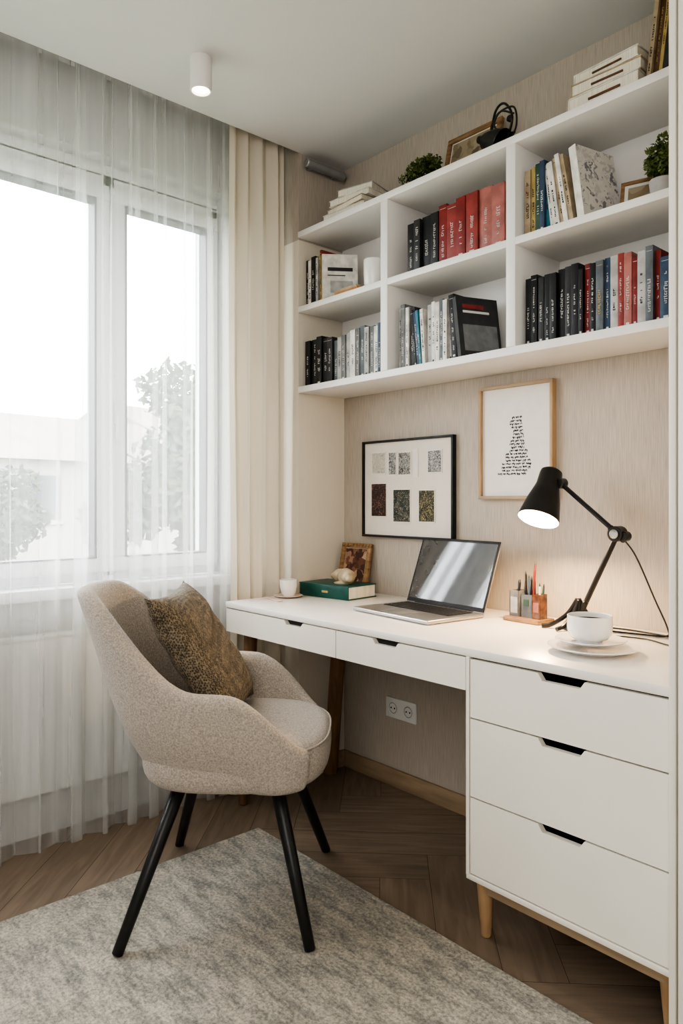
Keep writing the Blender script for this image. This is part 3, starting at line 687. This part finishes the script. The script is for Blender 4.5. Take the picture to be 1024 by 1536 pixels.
for i in range(9):
    for zz in (.008,.197): b.lathe([(0,0),(.007,.001),(.005,.005),(0,.006)],'goldwood',T@Matrix.Translation((-.068+i*.017,-.0005,zz))@Matrix.Rotation(R(90),4,'X'),10)
b.build('ornate_picture_frame')

# ------------------------------------------------------------------ chair
chair=bpy.data.objects.new('armchair',None); scene.collection.objects.link(chair)
chair.location=(.56,-.915,0); chair.rotation_euler=(0,0,R(47))
def local_child(b,name,sub=0,ang=60):
    ob=b.build(name,ang=ang); ob.parent=chair
    if sub:
        m=ob.modifiers.new('s','SUBSURF'); m.levels=sub; m.render_levels=sub
    return ob
def sstep(t): t=max(0,min(1,t)); return t*t*(3-2*t)
AM=142.0
def spw(c,e): return math.copysign(abs(c)**e,c)
def plan(a):
    c,s=math.cos(a),math.sin(a)
    A=.305 if c>0 else .285
    return -spw(c,.80)*A, spw(s,.80 if c>0 else .62)*.292
def rimz(deg):
    d=abs(deg)
    z=.650+.240*(1-sstep((d-18)/64))
    z+=.01*math.cos(R(d))
    if d>90:
        t=(d-90)/(AM-90); z=.650-.155*sstep(t*.98)**.9
    return z
def outerscale(z,fr_):
    t=(z-.378)/.20
    b0=.74+.18*fr_
    if t<=0: return b0
    return b0+(1-b0)*math.sin(min(1,t)*math.pi/2)
def lean(a,z):
    c=max(0,math.cos(a)); return -.36*max(0,z-.50)*c**1.2
b=MB(); NA=81; cols=[]
for i in range(NA):
    deg=-AM+2*AM*i/(NA-1); a=R(deg); px,py=plan(a); L_=math.hypot(px,py); ix,iy=-px/L_,-py/L_
    fr_=sstep((abs(deg)-85)/40)
    zr=rimz(deg); endt=max(0,(abs(deg)-100)/(AM-100)); th=.058*(1-.45*endt)
    rr_=.03*(1-.45*endt)
    pts=[]
    for s_,z in ((.30,.377),(.60+.15*fr_,.376),(.72+.18*fr_,.381)): pts.append((px*s_,py*s_,z))
    zb=.384
    for k in range(1,8):
        z=zb+(zr-rr_-zb)*k/7; s_=outerscale(z,fr_); pts.append((px*s_+lean(a,z),py*s_,z))
    z=zr-rr_; s_=outerscale(z,fr_); ox,oy=px*s_+lean(a,zr),py*s_
    for k in range(1,6):
        an=math.pi*k/6; o=th/2*(1-math.cos(an)); pts.append((ox+ix*o,oy+iy*o,z+rr_*math.sin(an)))
    zl=min(.465,zr-rr_-.01)
    for k in range(0,6):
        z2=(zr-rr_)+(zl-(zr-rr_))*k/5; s2=outerscale(z2,fr_)
        pts.append((px*s2+lean(a,z2)+ix*th*(1+.1*k/5),py*s2+iy*th*(1+.1*k/5),z2))
    cols.append(pts)
nv=len(cols[0]); vs=[p for c in cols for p in c]; fs=[]
for i in range(NA-1):
    for j in range(nv-1): fs.append((i*nv+j,(i+1)*nv+j,(i+1)*nv+j+1,i*nv+j+1))
fs.append(tuple(range(nv))); fs.append(tuple((NA-1)*nv+j for j in reversed(range(nv))))
b.add(vs,fs,'chair'); local_child(b,'tub_shell',1)
b=MB(); NS=64
prof=[(.02,.376),(.5,.376),(.80,.377),(.93,.386),(.985,.408),(1.0,.44),(.998,.470),(.980,.492),(.93,.506),(.80,.513),(.5,.518),(.02,.519)]
def seatpt(t,s):
    c,sn=math.cos(t),math.sin(t)
    X=spw(c,.66)*(.272 if c>0 else .25); Y=spw(sn,.70)*.258
    return X*s,Y*s
vs=[];fs=[]
for s_,z in prof:
    for j in range(NS):
        X,Y=seatpt(2*math.pi*j/NS,s_); vs.append((X,Y,z))
for i in range(len(prof)-1):
    for j in range(NS):
        j2=(j+1)%NS; fs.append((i*NS+j,i*NS+j2,(i+1)*NS+j2,(i+1)*NS+j))
fs.append(tuple(reversed(range(NS)))); fs.append(tuple((len(prof)-1)*NS+j for j in range(NS)))
b.add(vs,fs,'chair'); local_child(b,'seat_cushion',1)
b=MB(); pts=[]
for j in range(60):
    t=R(-88+176*j/59); X,Y=seatpt(t,.987); pts.append((X,Y,.490))
b.tube(pts,.0032,'piping',sub=1); local_child(b,'seat_piping')
b=MB()
b.box((0,0,.366),(.30,.30,.02),'black',bev=.006)
b.box((0,0,.352),(.34,.045,.018),'black',rot=(0,0,R(45)),bev=.004); b.box((0,0,.352),(.34,.045,.018),'black',rot=(0,0,R(-45)),bev=.004)
b.lathe([(0,.335),(.05,.335),(.055,.340),(.055,.360),(0,.360)],'black',None,28)
for sx,sy,z in ((-1,-1,.0105),(1,-1,.0105),(1,1,0.0),(-1,1,0.0)):
    fx={(-1,-1):(-.249,-.298),(1,-1):(.229,-.267),(1,1):(.245,.272),(-1,1):(-.243,.300)}[(sx,sy)]
    b.rod((sx*.130,sy*.135,.372),(fx[0],fx[1],z),.0195,.0140,'black',24)
local_child(b,'legs')

# pillow
def pillow_mat():
    m,nt,out=new_mat('pillow_weave'); N=nt.nodes;L=nt.links
    p=N.new('ShaderNodeBsdfPrincipled'); L.new(p.outputs[0],out.inputs[0]); p.inputs['Roughness'].default_value=.8; p.inputs['Sheen Weight'].default_value=.05
    tc=N.new('ShaderNodeTexCoord'); mp=N.new('ShaderNodeMapping'); mp.inputs['Rotation'].default_value=(0,0,R(45)); mp.inputs['Scale'].default_value=(1,1.6,1)
    L.new(tc.outputs['Object'],mp.inputs[0])
    v=N.new('ShaderNodeTexVoronoi'); v.inputs['Scale'].default_value=170; v.inputs['Randomness'].default_value=.55; L.new(mp.outputs[0],v.inputs[0])
    n=N.new('ShaderNodeTexNoise'); n.inputs['Scale'].default_value=30; n.inputs['Detail'].default_value=4; L.new(mp.outputs[0],n.inputs[0])
    mx=N.new('ShaderNodeMath'); mx.operation='MULTIPLY_ADD'; mx.inputs[1].default_value=.8; L.new(v.outputs['Distance'],mx.inputs[0])
    ma=N.new('ShaderNodeMath'); ma.operation='MULTIPLY'; ma.inputs[1].default_value=.45; L.new(n.outputs[0],ma.inputs[0]); L.new(ma.outputs[0],mx.inputs[2])
    cr=N.new('ShaderNodeValToRGB'); e=cr.color_ramp.elements; e[0].position=.44;e[0].color=(.042,.031,.020,1);e[1].position=.95;e[1].color=(.30,.24,.165,1)
    L.new(mx.outputs[0],cr.inputs[0]); L.new(cr.outputs[0],p.inputs['Base Color'])
    bp=N.new('ShaderNodeBump'); bp.inputs['Strength'].default_value=.8; bp.inputs['Distance'].default_value=.003; L.new(v.outputs['Distance'],bp.inputs['Height']); L.new(bp.outputs[0],p.inputs['Normal'])
    return m
M['pillow']=pillow_mat()
b=MB(); S=.212
def pl(sign):
    def fn(u,v):
        x=u*2-1;y=v*2-1
        k=((1-x**4)*(1-y**4))
        z=sign*.056*max(0,k)**.6
        pin=1-.10*(1-abs(y)**2)*abs(x)**3; pin2=1-.10*(1-abs(x)**2)*abs(y)**3
        wr=.003*math.sin(14*x+5*y)*k
        return (x*S*pin,y*S*pin2,z+wr*sign)
    return fn
dn=Vector((.53,0,-.85)).normalized(); nm=Vector((.85,0,.53)).normalized(); lat=nm.cross(dn).normalized()
PM=Matrix((( dn.x,lat.x,nm.x,-.095),(dn.y,lat.y,nm.y,.0),(dn.z,lat.z,nm.z,.704),(0,0,0,1)))
cw=Matrix.Translation((.56,-.915,0))@Matrix.Rotation(R(47),4,'Z')
b.grid(pl(1),30,30,'pillow'); b.grid(pl(-1),30,30,'pillow')
me=bpy.data.meshes.new('throw_pillow'); me.from_pydata(b.v,[],b.f); me.materials.append(M['pillow'])
bm=bmesh.new(); bm.from_mesh(me); bmesh.ops.remove_doubles(bm,verts=bm.verts,dist=.0004); bmesh.ops.recalc_face_normals(bm,faces=bm.faces[:]); bm.to_mesh(me); bm.free()
me.polygons.foreach_set('use_smooth',[True]*len(me.polygons))
ob=bpy.data.objects.new('throw_pillow',me); scene.collection.objects.link(ob); ob.matrix_world=cw@PM

# ceiling spot
sx,sy=.286,-.872
b=MB(); T=Matrix.Translation((sx,sy,2.450))
b.shellr([(.026,.008),(.029,.0),(.034,.0),(.0345,.002),(.0345,H-2.450),(.0,H-2.450)],'white',T,40)
b.shellr([(.026,.008),(.0,.009)],'bulb2',T,32)
b.build('ceiling_spotlight')

# ------------------------------------------------------------------ outside
b=MB(); b.bb(-70,-.6,-40,50,-3.3,-3.0,'grass'); b.build('ground')
def house(x,y,w,d,h,rh,rot):
    b=MB(); T=Matrix.Translation((x,y,-3.0))@Matrix.Rotation(R(rot),4,'Z')
    b.bb(-w/2,w/2,-d/2,d/2,0,h,'housewall',T=T)
    o=.4
    vs=[(-w/2-o,-d/2-o,h),(w/2+o,-d/2-o,h),(w/2+o,d/2+o,h),(-w/2-o,d/2+o,h),(0,-d/2-o,h+rh),(0,d/2+o,h+rh)]
    b.add(vs,[(0,1,4),(1,2,5,4),(2,3,5),(3,0,4,5),(3,2,1,0)],'houseroof',T)
    for zz in (1.2,3.6):
        if zz+1.2<h:
            for k in range(int(d//1.9)):
                yy=-d/2+1.2+k*1.9
                b.bb(w/2,w/2+.05,yy-.45,yy+.45,zz,zz+1.2,'houseglass',T=T); b.bb(w/2+.03,w/2+.09,yy-.55,yy+.55,zz-.12,zz,'housewall',T=T)
    b.build('house')
house(-21,5.2,7,8,5.2,1.6,8); house(-27,-3,8,9,6,1.8,-10); house(-34,20,9,14,7.0,2,12); house(-24,14,7,7,4.5,1.6,4)
def tree(x,y,cz,rad,n,sd,sz=.11):
    b=MB(); rr=random.Random(sd)
    b.rod((x,y,-3.0),(x+.1,y,cz),.16,.06,'bark')
    for i in range(14):
        a=rr.uniform(0,6.28); q=rr.uniform(.4,.9); z0=rr.uniform(cz-1.3,cz)
        b.rod((x,y,z0),(x+math.cos(a)*rad*q,y+math.sin(a)*rad*q,z0+rr.uniform(.4,1.2)),.04,.012,'bark',8)
    for i in range(13):
        a=rr.uniform(0,6.28); q=rr.uniform(0,.8)*rad
        c=(x+math.cos(a)*q,y+math.sin(a)*q,cz+rr.uniform(-.9,1.05)*rad)
        r_=rad*rr.uniform(.25,.5)
        b.leaves(c,(r_,r_,r_*.85),n//13,sz,['treeleaf','treeleaf2'],rnd=rr)
    b.build('tree',ang=20)
tree(-10.4,5.0,1.5,1.75,6500,1); tree(-14,2.6,.2,1.2,3000,2); tree(-12.5,7.6,.3,1.7,4000,3); tree(-9,1.2,-1.6,1.2,3000,4); tree(-16,-1.5,.4,1.6,3000,5); tree(-9.6,5.4,-1.0,1.8,4500,6)

# ------------------------------------------------------------------ light
w=bpy.data.worlds.new('World'); scene.world=w; w.use_nodes=True
nt=w.node_tree; bg=nt.nodes['Background']
bg.inputs[0].default_value=(.94,.97,1,1); bg.inputs[1].default_value=12.0
def area(name,loc,tgt,sx,sy,e,col):
    l=bpy.data.lights.new(name,'AREA'); l.shape='RECTANGLE'; l.size=sx; l.size_y=sy; l.energy=e; l.color=col
    o=bpy.data.objects.new(name,l); o.location=loc; o.rotation_euler=(Vector(tgt)-Vector(loc)).to_track_quat('-Z','Y').to_euler(); scene.collection.objects.link(o); return o
po=area('window_portal',(-.42,-1.41,1.60),(2,-1.41,1.60),1.85,1.55,1,(1,1,1)); po.data.cycles.is_portal=True
area('ceiling_fill',(2.2,-2.7,2.50),(1.8,-2.3,0),1.6,1.2,20,(1,.95,.88))  # soft fill light added under the ceiling, no fixture there
area('rear_fill',(3.1,-3.2,1.6),(.6,-.3,1.2),1.4,1.6,36,(1,.975,.94))  # added fill behind the camera imitating daylight; that wall has no window
l=bpy.data.lights.new('desk_lamp_bulb','POINT'); l.energy=13; l.color=(1,.70,.40); l.shadow_soft_size=.015
o=bpy.data.objects.new('desk_lamp_bulb',l); o.location=top+ax*(Ls-.016); scene.collection.objects.link(o)
l=bpy.data.lights.new('spot_bulb','SPOT'); l.energy=12; l.color=(1,.86,.68); l.spot_size=R(80); l.spot_blend=.5; l.shadow_soft_size=.02
o=bpy.data.objects.new('spot_bulb',l); o.location=(sx,sy,2.444); scene.collection.objects.link(o)

# ------------------------------------------------------------------ camera
cam=bpy.data.cameras.new('camera'); co=bpy.data.objects.new('camera',cam); scene.collection.objects.link(co)
co.location=(2.316,-2.072,1.14); co.rotation_euler=(R(90),0,R(48.4))
cam.sensor_fit='VERTICAL'; cam.sensor_height=36; cam.lens=36*1083/1536; cam.shift_y=-18/1536; cam.clip_start=.05
scene.camera=co
scene.view_settings.view_transform='AgX'
scene.view_settings.look='AgX - High Contrast'
scene.view_settings.exposure=0.12
